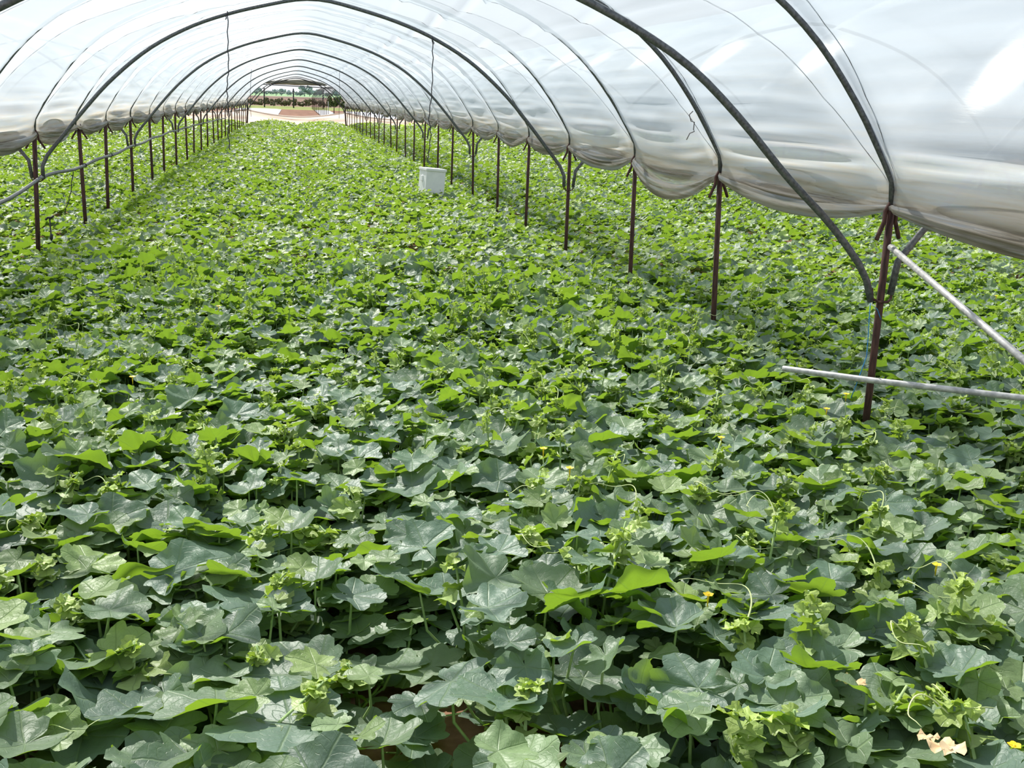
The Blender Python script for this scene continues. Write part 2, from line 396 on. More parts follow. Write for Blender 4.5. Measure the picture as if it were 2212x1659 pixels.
# ------------------------------------------------------------------ posts, hoops, ropes
ORD = ['first', 'second', 'third', 'fourth', 'fifth', 'sixth', 'seventh', 'eighth', 'ninth', 'tenth', 'eleventh', 'twelfth', 'thirteenth', 'fourteenth', 'fifteenth', 'sixteenth', 'seventeenth', 'eighteenth', 'nineteenth', 'twentieth',
       'twenty-first', 'twenty-second', 'twenty-third', 'twenty-fourth', 'twenty-fifth', 'twenty-sixth', 'twenty-seventh', 'twenty-eighth', 'twenty-ninth', 'thirtieth', 'thirty-first', 'thirty-second', 'thirty-third']
def post(x, y, label, group, low, lean=(0, 0), detail=True, r=.022):
    d = float(drop(y)); e = empty('support_post', (x, y, d - .05))
    tag(e, label, 'post', group)
    top = np.array([0, 0, 1.73]); bot = np.array([lean[0], lean[1], 0])
    MB().tube([bot, bot * .5 + top * .5, top], [r, r, r], 10).build('pole', MT['rust'], e)
    m = MB()
    for sx, sy in ((-1, -.3), (1, .3)):
        m = MB()
        m.tube([(sx * .012, 0, 1.74), (sx * .035, 0, 1.69), (sx * .04, sy * .03, 1.63), (sx * .075, sy * .10, 1.57), (sx * .095, sy * .14, 1.53)], [.011, .013, .013, .013, .012], 6)
        m.build('hook', MT['rust'], e)
    if low:
        zb = 1.17
        m = MB().tube([(-.065, -.0, zb + .07), (-.06, -.012, zb + .01), (-.03, -.032, zb - .008), (.03, -.034, zb - .008), (.06, -.012, zb + .01), (.065, 0, zb + .07)], .008, 6)
        m.build('bracket', MT['rust'], e)
    return e
def hoop(xc, y, prof, r, name, label, group, nseg=60, zoff=0, m=None, lean=0):
    Pp = resample(prof, nseg); d = float(drop(y))
    pts = [(xc + p[0], y + lean * (p[1] - 1.2), p[1] + d + zoff) for p in Pp]
    o = MB().tube(pts, r, 8).build(name, m or MT['galv'])
    tag(o, label, 'hoop', group); return o
rv = random.Random(5)
R0 = 4   # index of the nearest post in view on the right
for k, y in enumerate(YP):
    low = k in LOWK
    if k >= 3:
        lean = (0, 0) if k == 4 else (rv.uniform(-.03, .03), rv.uniform(-.03, .03))
        if k == 5: lean = (.06, 0)
        i = k - R0
        nm = 'off-frame' if i < 0 else ORD[i]
        lab = ('rusty brown steel post, %s of the right-hand row counted from the camera' % nm) if i >= 0 else 'rusty post of the right-hand row beside the camera'
        if i == 0: lab = 'tall rusty post nearest the camera, first of the right-hand row, bracket halfway up'
        post(XR, y, lab, 'posts of the right-hand row', low, lean)
    if k >= 4:
        i = k - 7
        lab = ('dark rusty post, %s of the left-hand row counted from the camera' % ORD[i]) if i >= 0 else 'dark rusty post of the left-hand row just outside the frame, %s from it' % ORD[-i - 1]
        post(XL, y + (.25 if k == 8 else 0), lab, 'posts of the left-hand row', low, (rv.uniform(-.05, .03), rv.uniform(-.03, .03)) if k != 7 else (-.07, 0), r=.026)
    if 3 <= k:
        i = k - R0
        hoop(XC, y, TOPP, .019, 'roof_hoop', ('grey roof hoop under the sheet from the %s right-hand post' % ORD[i]) if i >= 0 else 'grey roof hoop arching over beside the camera', 'roof hoops of the middle bay', lean=0)
    if low and k >= 4:
        i = k - R0
        hoop(XC, y, NEARP if k == 4 else LOWP, .022, 'low_hoop',
             ('dark grey lower hoop crossing the middle bay, foot at the %s right-hand post' % ORD[i]) if i >= 0 else 'dark grey lower hoop crossing behind the camera', 'lower hoops of the middle bay')
        if k >= 4:
            hoop(XC + BW, y, LOWP, .021, 'low_hoop', 'lower hoop of the right neighbouring bay, foot behind the %s right-hand post' % ORD[i], 'lower hoops of the right neighbouring bay', nseg=40)
            hoop(XC - BW, y, LOWP, .021, 'low_hoop', 'lower hoop of the left neighbouring bay, level with the %s right-hand post' % ORD[i], 'lower hoops of the left neighbouring bay', nseg=40)
    # far rows, seen only under the roof edges
    if k >= 6:
        post(XR + BW, y + .75, 'rusty post, %s of the second row to the right beyond the neighbouring bay' % ORD[k - 6], 'posts of the second right row', False, (rv.uniform(-.05, .05), 0))
        post(XL - BW, y + .4, 'rusty post, %s of the second row to the left beyond the neighbouring bay' % ORD[k - 6], 'posts of the second left row', False, (rv.uniform(-.05, .05), 0))
    if k >= 12:
        post(XR + 2 * BW, y, 'rusty post, %s of the third row to the right' % ORD[k - 12], 'posts of the third right row', False)
        post(XL - 2 * BW, y, 'rusty post, %s of the third row to the left' % ORD[k - 12], 'posts of the third left row', False)
# ropes cross over the sheet from post to opposite neighbour post
for k in range(3, len(YP) - 1):
    for a, b, w in ((k, k + 1, 'leaning away'), (k + 1, k, 'leaning back')):
        ts = np.linspace(.004, .996, 90)
        yy = YPA[a] + (YPA[b] - YPA[a]) * (1 - ts)      # from right post a (t=1) to left post b (t=0)
        Pp = film_point(XC, ts, yy, 3, SM)
        Pp[:, 2] += .006; Pp[:, 0] += np.where(ts > .5, .006, -.006)
        o = MB().tube(list(Pp), .0024, 5).build('tie_rope', MT['rope'])
        i = a - R0
        tag(o, ('thin rope over the roof sheet from the %s right-hand post, %s' % (ORD[i], w)) if i >= 0 else 'thin rope over the roof sheet from the post beside the camera, %s' % w, 'rope', 'tie ropes over the middle bay')

# long loose pipes
def pipe(pts, r, name, label, m, cat='pipe'):
    return tag(MB().tube(pts, r, 10).build(name, m), label, cat)
a = np.array([XR - .005, 5.78, 1.44]); b = onY(2212, 778, 4.25)
pipe([a, a + (b - a) * .5, a + (b - a) * 1.45], .0185, 'brace_pipe', 'pale grey brace pipe slanting down to the right from the nearest post', MT['alu'])
a = onY(1700, 797, 6.15); b = onY(2212, 860, 5.15)
q = (onY(1870, 820, 5.72))
pipe([a - (q - a) * .05, a, q, b, b + (b - q) * .9], .0185, 'loose_pipe', 'pale pipe lying almost level over the leaves before the nearest post', MT['alu'])
rp = []
for y in np.linspace(6, 50, 90):
    z = np.interp(y, [6, 11.8, 13.5, 15.5, 18.3, 22, 27, 33, 40, 50], [.86, 1.06, 1.16, 1.13, 1.14, 1.17, 1.2, 1.17, 1.12, 1.03]) + .012 * math.sin(y * 1.9)
    rp.append((XL + .052, y, z + 0))
pipe(rp, .021, 'side_rail', 'wavy grey rail pipe tied along the left-hand posts', MT['galv'])
m = MB()
for y, z in ((13.54, 1.16), (16.2, 1.125), (18.5, 1.14)):
    m = MB(); m.tube([(XL + .05 + .028 * math.cos(t), y + .012 * t / 6, z + .028 * math.sin(t)) for t in np.linspace(0, 4 * PI, 26)], .005, 5)
    m.build('wire_tie', MT['wire'], None)
    o = COL.objects[-1] if False else bpy.data.objects[[ob.name for ob in bpy.data.objects if ob.name.startswith('wire_tie')][-1]]
    tag(o, 'wire tie round the left rail at the %s left-hand post' % {13.54: 'first', 16.2: 'second', 18.5: 'third'}[y], 'wire tie')

# hanging wires
def hang(pts, r, label, name='hanging_wire', m='wire'):
    return tag(MB().tube(pts, r, 6).build(name, MT[m]), label, 'wire')
def hangpx(pp, y, r, label):
    P = [onY(a, b, y) for a, b in pp]
    Q = []
    for i in range(len(P) - 1):
        for t in np.linspace(0, 1, 6, endpoint=False): Q.append(P[i] * (1 - t) + P[i + 1] * t)
    Q.append(P[-1]); Q = [p + np.array([.006 * math.sin(i * 1.7), .004 * math.cos(i), 0]) for i, p in enumerate(Q)]
    return hang(Q, r, label)
hangpx([(487, 42), (492, 24), (492, 90), (494, 146), (490, 190), (492, 225), (495, 262), (492, 285), (497, 324)], 13.5, .0065, 'bent dark wire hanging from the lower hoop, left of the middle')
hangpx([(937, 95), (934, 80), (935, 125), (933, 200), (926, 255), (931, 290), (926, 330), (923, 352)], 13.5, .0065, 'bent dark wire hanging from the lower hoop, right of the middle')
hangpx([(543, 150), (541, 190), (542, 252)], 37, .007, 'thin dark wire hanging far back near the left-hand row')
hangpx([(733, 156), (734, 200), (732, 256)], 37, .007, 'thin dark wire hanging far back near the right-hand row')
hangpx([(158, 371), (152, 420), (139, 464)], 14.9, .006, 'thin dark cord slanting down from the left rail')
# frayed twine on the second hoop
base = [onY(1495, 247, 8.4)]
for pp, lb in (([(1497, 240), (1489, 248), (1493, 262), (1500, 264), (1498, 280), (1500, 284), (1490, 288), (1483, 302)], 'frayed twine dangling from the roof hoop of the second right-hand post'),):
    P = [onY(x_, y_, 8.42) for x_, y_ in pp]; hang(P, .004, lb, 'frayed_twine', 'rope')
P = [onY(x_, y_, 5.77) for x_, y_ in ((1903, 690), (1895, 668), (1880, 655), (1877, 700), (1876, 720), (1872, 770), (1850, 830), (1838, 860))]
tag(MB().tube(P, .0028, 5).build('blue_twine', MT['blue']), 'blue twine tied at the bracket of the nearest post', 'twine')
# drip stakes
def stake(x, y, label, h=.62):
    d = float(drop(y)); e = empty('irrigation_stake', (x, y, d)); tag(e, label, 'stake', 'irrigation stakes')
    MB().tube([(0, 0, -.05), (.004, 0, h * .5), (0, 0, h)], .009, 8).build('rod', MT['black'], e)
    MB().tube([(-.05, 0, h - .03), (-.02, 0, h), (.02, 0, h), (.05, 0, h + .02)], .014, 8).build('head', MT['black'], e)
    MB().tube([(0, 0, h * .55), (.01, 0, h * .66)], .02, 8).build('collar', MT['black'], e)
p = onZ(107, 470, .6); stake(p[0], p[1], 'small black stake between the leaves beside the first left-hand post', .6)
p = onZ(2047, 505, .62); stake(p[0], p[1], 'small black stake in the right neighbouring bay below the roof edge', .62)

# ------------------------------------------------------------------ white box
bx = empty('white_box', (2.43, 20.1, 0), math.radians(14)); tag(bx, 'white box with a lid standing among the leaves by the right-hand row', 'box')
def bev(o, w=.006):
    md = o.modifiers.new('b', 'BEVEL'); md.width = w; md.segments = 2; return o
T = Matrix.Rotation(math.radians(4), 4, 'Y')
def tb(lo, hi, nm, m):
    mb = MB().box(lo, hi); mb.v = [np.array(T @ Vector(v)) for v in mb.v]; return bev(mb.build(nm, m, bx, smooth=False))
tb((-.185, -.17, .36), (.185, .20, .90), 'body', MT['white'])
tb((-.20, -.19, .895), (.20, .22, .94), 'lid', MT['white'])
tb((-.205, -.02, .70), (-.184, .06, .80), 'latch', MT['white'])
for sx in (-1, 1):
    for sy in (-1, 1): tb((sx * .14 - .02, sy * .14 - .02, -.05), (sx * .14 + .02, sy * .14 + .02, .37), 'leg', MT['white'])
tb((-.03, -.176, .50), (-.018, -.168, .512), 'screw', MT['wire']); tb((.10, -.176, .56), (.112, -.168, .572), 'screw', MT['wire'])

# ------------------------------------------------------------------ far end of the tunnels
YE = YEND + .15
dE = float(drop(YE))
def skirt(x0, x1, zc, ze, label, n=60):
    P = []
    for q in np.linspace(0, 1, n):
        x = x0 + (x1 - x0) * q; top = zc + (ze - zc) * abs(2 * q - 1) ** 1.8
        row = []
        for s in np.linspace(0, 1, 24):
            z = dE + top * s
            row.append((x, YE + .30 * (1 - s) - .05 + .10 * math.sin(7 * s + 3 * q) * s + .05 * float(fbm(q * 9, s * 14)) , z))
        for s in np.linspace(0, 1, 5)[1:]: row.append((x, YE - .06 - .07 * s, dE + top - .10 * s))
        P.append(row)
    o = MB().grid(P).build('end_skirt_sheet', MT['skirt']); tag(o, label, 'plastic sheet', 'low sheets across the far ends'); return o
skirt(XL, XR, .86, 1.22, 'pinkish white low sheet sagging across the far end of the middle bay')
skirt(XR, XR + BW, .86, 1.2, 'pinkish white low sheet across the far end of the right neighbouring bay')
skirt(XR + BW, XR + 2 * BW, .9, 1.15, 'pinkish white low sheet across the far end of the second bay to the right')
skirt(XL - BW, XL, 1.0, 1.22, 'pinkish white low sheet across the far end of the left neighbouring bay')
skirt(XL - 2 * BW, XL - BW, 1.0, 1.2, 'pinkish white low sheet across the far end of the second bay to the left')
# rolled-up end sheet under the last hoop
P = []
for q in np.linspace(0, 1, 50):
    x = XC - 2.0 + 4.0 * q
    zc = 2.93 + dE + .06 * math.sin(PI * q)
    rr = .06 + .16 * math.sin(PI * q) ** .5
    P.append([(x, YE + .1 + rr * .5 * math.cos(a), zc + rr * (1 + .25 * float(fbm(q * 8, a))) * math.sin(a) * .8) for a in np.linspace(0, 2 * PI, 15)])
tag(MB().grid(P).build('rolled_end_sheet', MT['dirty']), 'dirty rolled-up plastic sheet hanging under the last hoop at the far end', 'plastic sheet')
pipe([(XC - 2.3, YE, 2.80 + dE), (XC, YE, 2.74 + dE), (XC + 2.45, YE, 2.70 + dE)], .028, 'cross_pipe', 'thin dark level pipe across the top of the far opening', MT['wire'])
hoop(XC, YE, [(p[0] * .985, p[1]) for p in LOWP], .03, 'end_hoop', 'last hoop framing the opening at the far end', None, m=MT['wire'])
# corner struts
for sx, xx in ((-1, XL), (1, XR)):
    tag(MB().tube([(xx + sx * .05, YE - .1, dE), (xx - sx * .03, YE - .05, dE + 1.2), (xx, YE, dE + 1.75)], .05, 8).build('end_strut', MT['wire']),
        'thick dark strut at the %s corner of the far opening' % ('left' if sx < 0 else 'right'), 'strut')

# bare hoops of an uncovered tunnel beyond
for i in range(16):
    y = 98 + i * 5.6; xa = 3.0; d = float(drop(y))
    e = empty('bare_hoop_frame', (xa, y, d)); tag(e, 'uncovered hoop frame beyond the far end, %s from the front' % ORD[i], 'hoop', 'uncovered hoops beyond the far end')
    Pp = resample(TOPP, 36)
    MB().tube([(3.15 + p[0], 0, p[1] * 1.04) for p in Pp], .034, 6).build('hoop', MT['galv'], e)
    for xx in (0, 6.3): MB().tube([(xx, 0, -.05), (xx, 0, 1.78)], .035, 6).build('leg', MT['alu'] if i == 0 else MT['rust'], e)

# fence, hedge, bush, trees
for i, px in enumerate((445, 508, 571, 634, 698, 762, 826, 890)):
    p = onY(px, 215, 186)
    o = MB().tube([(p[0], 186, float(drop(186)) - .1), (p[0], 186, 2.75)], .11, 8).build('fence_post', MT['wire'])
    tag(o, 'dark fence post in the distance beyond the tunnels, %s from the left' % ORD[i], 'post', 'distant fence posts')
dd = float(drop(186))
for z, w in ((2.1, 'upper'), (1.3, 'lower')):
    a = onY(445, 215, 186)[0]; b = onY(890, 215, 186)[0]
    tag(MB().tube([(a, 185.9, z), (b, 185.9, z)], .03, 5).build('fence_wire', MT['wire']), '%s dark wire of the distant fence' % w, 'wire')
def blob_tree(name, x, y, z0, w, h, d, m, label, cat, group=None, n=260, ls=.12, seed=0, kind=None, trunk=True):
    r = np.random.default_rng(seed)
    e = empty(name, (x, y, z0)); tag(e, label, cat, group, kind)
    # clumps
    nc = 14
    C = np.stack([r.uniform(-.4, .4, nc) * w, r.uniform(-.4, .4, nc) * d, r.uniform(.30, .82, nc) * h], 1)
    R = r.uniform(.16, .30, nc)
    ci = r.integers(0, nc, n); D = r.normal(size=(n, 3)); D /= np.linalg.norm(D, axis=1)[:, None]
    P = C[ci] + D * (R[ci])[:, None] * np.array([w, d, h * .7]) * r.uniform(.6, 1, n)[:, None]
    P[:, 2] = np.clip(P[:, 2], .02 * h, None)
    s = ls * r.uniform(.6, 1.4, n) * min(w, h)
    A = r.normal(size=(n, 3)); A /= np.linalg.norm(A, axis=1)[:, None]; B = np.cross(A, D); B /= np.linalg.norm(B, axis=1)[:, None] + 1e-6
    A2 = np.cross(B, D)
    V = np.stack([P + A2 * s[:, None], P + B * s[:, None], P - A2 * s[:, None], P - B * s[:, None]], 1).reshape(-1, 3)
    Q = np.arange(n * 4).reshape(n, 4)
    fast_mesh('foliage', V, Q, m, parent=e, smooth=False)
    if trunk:
        MB().tube([(0, 0, -.1), (0.02 * w, 0, h * .3), (0, 0, h * .6)], [.05 * w, .035 * w, .02 * w], 6).build('trunk', MT['rust'] if m is not MT['tree'] else MT['tree'], e)
    return e
r2 = random.Random(3)
n = 0
for i in range(26):
    px = 425 + i * 15; p = onY(px, 222, 190)
    blob_tree('hedge_shrub', p[0], 190, float(drop(190)), 1.08, r2.uniform(1.25, 1.75), 1.2, MT['hedge'], 'low dark scrubby shrub along the distant fence line', 'shrub', 'shrubs along the distant fence', 420, .12, i, trunk=False)
for i, (px, w, h) in enumerate(((721, 1.5, 2.9), (746, 1.5, 2.6), (772, 1.5, 2.2))):
    p = onY(px, 215, 142)
    blob_tree('bush', p[0], 142 + i, float(drop(142)), w, h, 2.2, MT['bush'], 'dark green bush at the right edge of the far opening, %s from the left' % ORD[i], 'bush', 'bushes right of the far opening', 900, .06, 40 + i)
for i in range(44):
    px = 430 + i * 11 + r2.uniform(-4, 4); yd = 760 + (i % 5) * 26; p = onY(px, 195, yd)
    hh = r2.choice([3.6, 4.2, 4.8, 5.6, 3.2]) * (1.35 if 655 < px < 672 else 1)
    blob_tree('distant_tree', p[0], yd, -.4, hh * 1.3, hh, hh, MT['tree'], 'pale hazy tree in the tree line on the horizon', 'tree', 'trees on the horizon', 160, .13, 80 + i)

# ------------------------------------------------------------------ melon leaves
def leaf_geo(nr, ns, v, crumple=1.0, teeth=True):
    """unit leaf, petiole at origin, tip +y. returns V, quads/tris, uv"""
    r = np.random.default_rng(1000 + v)
    th = np.linspace(-PI, PI, ns, endpoint=True)
    lob = r.uniform(.09, .27); lp = np.cos(6.545 * th)
    dp = np.interp(th, np.linspace(-PI, PI, 7), r.uniform(.5, 1.5, 7))
    out = .80 + lob * dp * 1.6 * (np.abs(np.cos(3.272 * th)) ** .75 - .55) + .09 * np.cos(th)
    out *= 1 - .16 * (np.abs(th) / PI) ** 1.5
    if teeth: out *= 1 + .045 * np.abs(np.sin(th * 13 + r.uniform(0, 6))) + .03 * np.sin(th * 5 + r.uniform(0, 6))
    notch = np.clip((PI - np.abs(th)) / .45, 0, 1) ** .6
    out *= .16 + .84 * notch
    cup = r.uniform(.05, .6); fold = r.uniform(-.05, .45); p1, p2, p3 = r.uniform(0, 6.28, 3)
    a3 = r.uniform(.08, .24) * crumple; a5 = r.uniform(.04, .11) * crumple
    tip = r.uniform(-.35, .05)
    asym = r.uniform(-.12, .12)
    V = []; UV = []
    for i in range(nr + 1):
        q = i / nr
        rr = out * q
        x = np.sin(th) * rr * (1 + asym * np.sin(th)); y = np.cos(th) * rr
        z = cup * rr ** 1.6 * .6 + fold * np.abs(x) * .55 + a3 * rr ** 1.5 * np.sin(3 * th + p1) + a5 * rr ** 2 * np.sin(7 * th + p2)
        z = z - r.uniform(.01, .05) * np.cos(6.545 * th) * rr + tip * np.clip(y, 0, 2) ** 2 * .6
        z = z + a5 * .6 * np.sin(x * 9 + p3) * np.sin(y * 8 + p1) * q
        V.append(np.stack([x, y, z], 1)); UV.append(np.stack([(th + PI) / (2 * PI), np.full(ns, q)], 1))
    V = np.concatenate(V); UV = np.concatenate(UV)
    idx = np.arange((nr + 1) * ns).reshape(nr + 1, ns)
    Q = np.stack([idx[:-1, :-1], idx[1:, :-1], idx[1:, 1:], idx[:-1, 1:]], -1).reshape(-1, 4)[:, ::-1]
    return V, Q, UV
def fan_geo(ns, v):
    V, Q, UV = leaf_geo(1, ns, v, 1.2, False)
    c = V[:ns].mean(0, keepdims=True); V = np.concatenate([c, V[ns:]]); UV = np.concatenate([[[.5, 0]], UV[ns:]])
    T_ = np.array([(0, i + 2, i + 1) for i in range(ns - 1)])
    return V, T_, UV
def xforms(n, sizes, tilt_mean, tilt_sd, r):
    """rotation matrices: random heading, normals leaning toward the light (+y, -x)"""
    az = r.uniform(0, 2 * PI, n)
    tx = r.normal(-.10, tilt_sd, n); ty = r.normal(tilt_mean, tilt_sd, n)
    nz = np.stack([tx, ty, np.ones(n)], 1); nz /= np.linalg.norm(nz, axis=1)[:, None]
    h = np.stack([np.cos(az), np.sin(az), np.zeros(n)], 1)
    yv = h - nz * (h * nz).sum(1)[:, None]; yv /= np.linalg.norm(yv, axis=1)[:, None]
    xv = np.cross(yv, nz)
    return np.stack([xv, yv, nz], 2) * sizes[:, None, None]     # columns
def scatter(name, pos, sizes, young, geos, tilt_mean, tilt_sd, r, parent=None, obj=True):
    n = len(pos); R = xforms(n, sizes, tilt_mean, tilt_sd, r); var = r.integers(0, len(geos), n)
    tone = r.uniform(0, 1, n)
    Vs, Fs, Us, As, Bs = [], [], [], [], []; off = 0
    for g, (V, Q, UV) in enumerate(geos):
        ix = np.where(var == g)[0]
        if not len(ix): continue
        P = np.einsum('nij,vj->nvi', R[ix], V) + pos[ix][:, None, :]
        nv = len(V)
        Vs.append(P.reshape(-1, 3)); Fs.append((Q[None] + (np.arange(len(ix)) * nv)[:, None, None] + off).reshape(-1, Q.shape[1]))
        Us.append(np.tile(UV, (len(ix), 1))); As.append(np.repeat(tone[ix], nv)); Bs.append(np.repeat(young[ix], nv))
        off += nv * len(ix)
    return fast_mesh(name, np.concatenate(Vs), np.concatenate(Fs), MT['leaf'], np.concatenate(Us), {'tone': np.concatenate(As), 'young': np.concatenate(Bs)}, parent)
G_HI = [leaf_geo(6, 61, v) for v in range(14)]
G_YNG = [leaf_geo(4, 25, 50 + v, 2.2) for v in range(6)]
G_MID = [leaf_geo(2, 15, 100 + v, 1.2, False) for v in range(10)]
G_LO = [fan_geo(9, 200 + v) for v in range(8)]

# prototype plants
CH = .46    # nominal canopy height
def make_proto(i):
    r = np.random.default_rng(500 + i)
    e = empty('melon_plant')
    n = int(r.integers(62, 72))
    rad = .50 * np.sqrt(r.uniform(0, 1, n)); an = r.uniform(0, 2 * PI, n)
    lay = r.uniform(0, 1, n) ** .42; lay[::4] = r.uniform(-.2, .35, len(lay[::4]))
    sz = r.uniform(.066, .122, n) * (.85 + .3 * r.random()) * np.where(r.random(n) < .16, 1.25, 1)
    pos = np.stack([rad * np.cos(an), rad * np.sin(an), CH * (.30 + .68 * lay) + r.normal(0, .02, n)], 1)
    yg = np.clip(r.normal(.04, .10, n), 0, .5)
    small = r.random(n) < .2; sz[small] *= .6; yg[small] += .25; pos[small, 2] += .03
    scatter('foliage', pos, sz, yg, G_HI, .08, .36, r, e)
    m = MB()
    for p in pos[: int(n * .6)]:
        b = np.array([p[0] * .72 + r.normal(0, .03), p[1] * .72 + r.normal(0, .03), .03]); mid = (p + b) / 2 + np.array([p[0], p[1], 0]) * .12 + np.array([0, 0, .03])
        m.tube([b, mid, p - np.array([0, 0, .002])], [.0045, .004, .003], 5, caps=False)
    for q in range(3):
        a = r.uniform(0, 2 * PI); m.tube([(0, 0, -.02), (.15 * math.cos(a), .15 * math.sin(a), .06), (.32 * math.cos(a + .3), .32 * math.sin(a + .3), .05), (.5 * math.cos(a + .2), .5 * math.sin(a + .2), .08)], .006, 5)
    m.build('stem', MT['stem'], e)
    # upright young shoots with tendrils
    for q in range(int(r.choice([1, 2, 2, 3]))):
        a = r.uniform(0, 2 * PI); d0 = r.uniform(.05, .42); bx_, by_ = d0 * math.cos(a), d0 * math.sin(a)
        hz = CH * r.uniform(1.05, 1.38); lx, ly = r.normal(0, .05), r.normal(0, .05)
        top = np.array([bx_ + lx, by_ + ly, hz])
        ms = MB().tube([(bx_, by_, .15), (bx_ + lx * .2, by_ + ly * .2, hz * .6), top], [.005, .0045, .003], 5)
        so = ms.build('shoot_stem', MT['stem'], e)
        k = int(r.integers(7, 11)); f = r.uniform(0, 1, k) ** .7
        sp = np.array([bx_, by_, .15]) + (top - np.array([bx_, by_, .15])) * (.62 + .38 * f)[:, None] + r.normal(0, .016, (k, 3)) * np.array([1, 1, .5]) * (1.6 - f)[:, None]
        so2 = scatter('young_shoot', sp, np.interp(f, [0, 1], [.056, .022]) * r.uniform(.8, 1.2, k), np.clip(.45 + .55 * f, 0, 1), G_YNG, .2, .6, r, so)
        so2['label'] = 'pale yellow-green young shoot tip'
        if r.random() < .7:
            a2 = r.uniform(0, 2 * PI); ln = r.uniform(.08, .2); s0 = sp[0]
            pts = []
            for t in np.linspace(0, 1, 22):
                cur = t ** 2 * 3.5
                pts.append(s0 + np.array([math.cos(a2 + cur * .35) * ln * t, math.sin(a2 + cur * .35) * ln * t, .06 * math.sin(PI * t * .8) + .018 * math.sin(t * t * 8) * t]))
            MB().tube(pts, [.0026 - .0015 * t for t in np.linspace(0, 1, 22)], 4).build('tendril', MT['tendril'], so)
    return e
def kids(o): return [c for c in bpy.data.objects if c.parent == o]
NP = 14
protos = []
for i in range(NP):
    e = make_proto(i); protos.append((e, kids(e)))

# plant spots: nearest 300 in view
def in_view(x, y, z=.4, mg=.10):
    c = M.T @ (np.array([x, y, z]) - np.array([0, 0, CAMZ]))
    if c[2] > -.3: return False, 9e9
    px = W / 2 - c[0] / c[2] * F; py = H / 2 + c[1] / c[2] * F
    ok = -mg * W < px < W * (1 + mg) and -mg * H < py < H * 1.16
    return ok, -c[2]
SOILGAP = onZ(912, 1590, .04)[:2]; MULGAP = onZ(1745, 915, .12)[:2]
pr = random.Random(21)
spots = []
gy = 1.3
row = 0
while gy < 17:
    gx = -7.0 + (.26 if row % 2 else 0)
    while gx < 12:
        x = gx + pr.uniform(-.11, .11); y = gy + pr.uniform(-.11, .11)
        ok, dep = in_view(x, y)
        if ok: spots.append((dep, x, y))
        gx += .52
    gy += .50; row += 1
spots.sort(); 
spots = [s for s in spots if min(math.hypot(s[1] - SOILGAP[0] * q_, s[2] - SOILGAP[1] * q_) for q_ in (1, .92, .84)) > .40 and math.hypot(s[1] - MULGAP[0], s[2] - MULGAP[1]) > .45]
near = spots[:300]
CUT = near[-1][0]
def zone(x, y):
    if x > XR: return ('leafy melon plant in the bay to the right of the right-hand posts', 'melon plants right of the right-hand posts')
    side = 'left' if x < .3 else 'right'
    if y < 4.2: rg = 'nearest the camera, with large grey-green leaves'
    elif y < 6.6: rg = 'between the picture bottom and the nearest right post'
    elif y < 9.5: rg = 'level with the first to second right-hand posts'
    else: rg = 'level with the third right-hand post and beyond'
    return ('melon plant in the %s bed %s' % (side, rg), 'melon plants, %s bed, %s' % (side, rg.split(',')[0]))
used = [False] * NP
kd = {c_.name: kids(c_) for e_, ch_ in protos for c_ in ch_}
placed = []
for i, (dep, x, y) in enumerate(near):
    j = i % NP if i < NP else pr.randrange(NP)
    e, ch = protos[j]
    if used[j]:
        c = e.copy(); COL.objects.link(c)
        for k_ in ch:
            d = k_.copy(); COL.objects.link(d); d.parent = c
            for g_ in kd[k_.name]:
                f_ = g_.copy(); COL.objects.link(f_); f_.parent = d
        e = c
    used[j] = True
    h = float(canopy(x, y)); s = pr.uniform(.9, 1.15)
    s *= float(np.interp(y, [3, 4.5, 8], [1.42, 1.28, 1.02])); e.location = (x, y, float(drop(y))); e.rotation_euler = (0, 0, pr.uniform(-.9, .9)); e.scale = (s, s, h / CH * pr.uniform(.92, 1.1))
    lb, gr = zone(x, y); tag(e, lb, 'plant', gr)
    placed.append((e, x, y))

# yellow flowers and dry leaves on their plants
def attach(obj_mb, name, m, p, rot=0, label=None):
    e, x, y = min(placed, key=lambda q: (q[1] - p[0]) ** 2 + (q[2] - p[1]) ** 2)
    mw = Matrix.Translation(e.location) @ e.rotation_euler.to_matrix().to_4x4() @ Matrix.Diagonal((*e.scale, 1))
    inv = mw.inverted()
    obj_mb.v = [np.array(inv @ Vector((v[0] + p[0], v[1] + p[1], v[2] + p[2]))) for v in obj_mb.v]
    o = obj_mb.build(name, m, e)
    if label: o['label'] = label
    return o
def flower(s=.021):
    m = MB()
    for k in range(5):
        a = 2 * PI * k / 5; ca, sa = math.cos(a), math.sin(a)
        rows = []
        for t in np.linspace(0, 1, 5):
            w = .55 * math.sin(PI * min(t * .85 + .1, 1)) * s
            r_ = s * (.1 + 1.0 * t); z = s * (.35 * t - .1 * t * t)
            rows.append([(ca * r_ - sa * w * q, sa * r_ + ca * w * q, z + abs(q) * s * .08) for q in (-1, -.4, .4, 1)])
        m.grid(rows)
    m.tube([(0, 0, -s * 2.4), (0, 0, -s * .6), (0, 0, s * .25)], [s * .12, s * .2, s * .25], 6)
    return m
for px, py, z in ((1530, 1286, .55), (2023, 1221, .54), (1174, 970, .56), (286, 815, .56), (1231, 1012, .55), (1828, 852, .57), (1786, 884, .56), (2191, 1612, .48), (472, 662, .56), (1558, 946, .55), (2152, 640, .55)):
    p = onZ(px, py, z); attach(flower(.018), 'yellow_flower', MT['petal'], p, label='small yellow open flower')
    attach(MB().tube([(0, 0, -.2), (.01, 0, -.12), (0, 0, -.05)], .0025, 4), 'flower_stalk', MT['stem'], p)
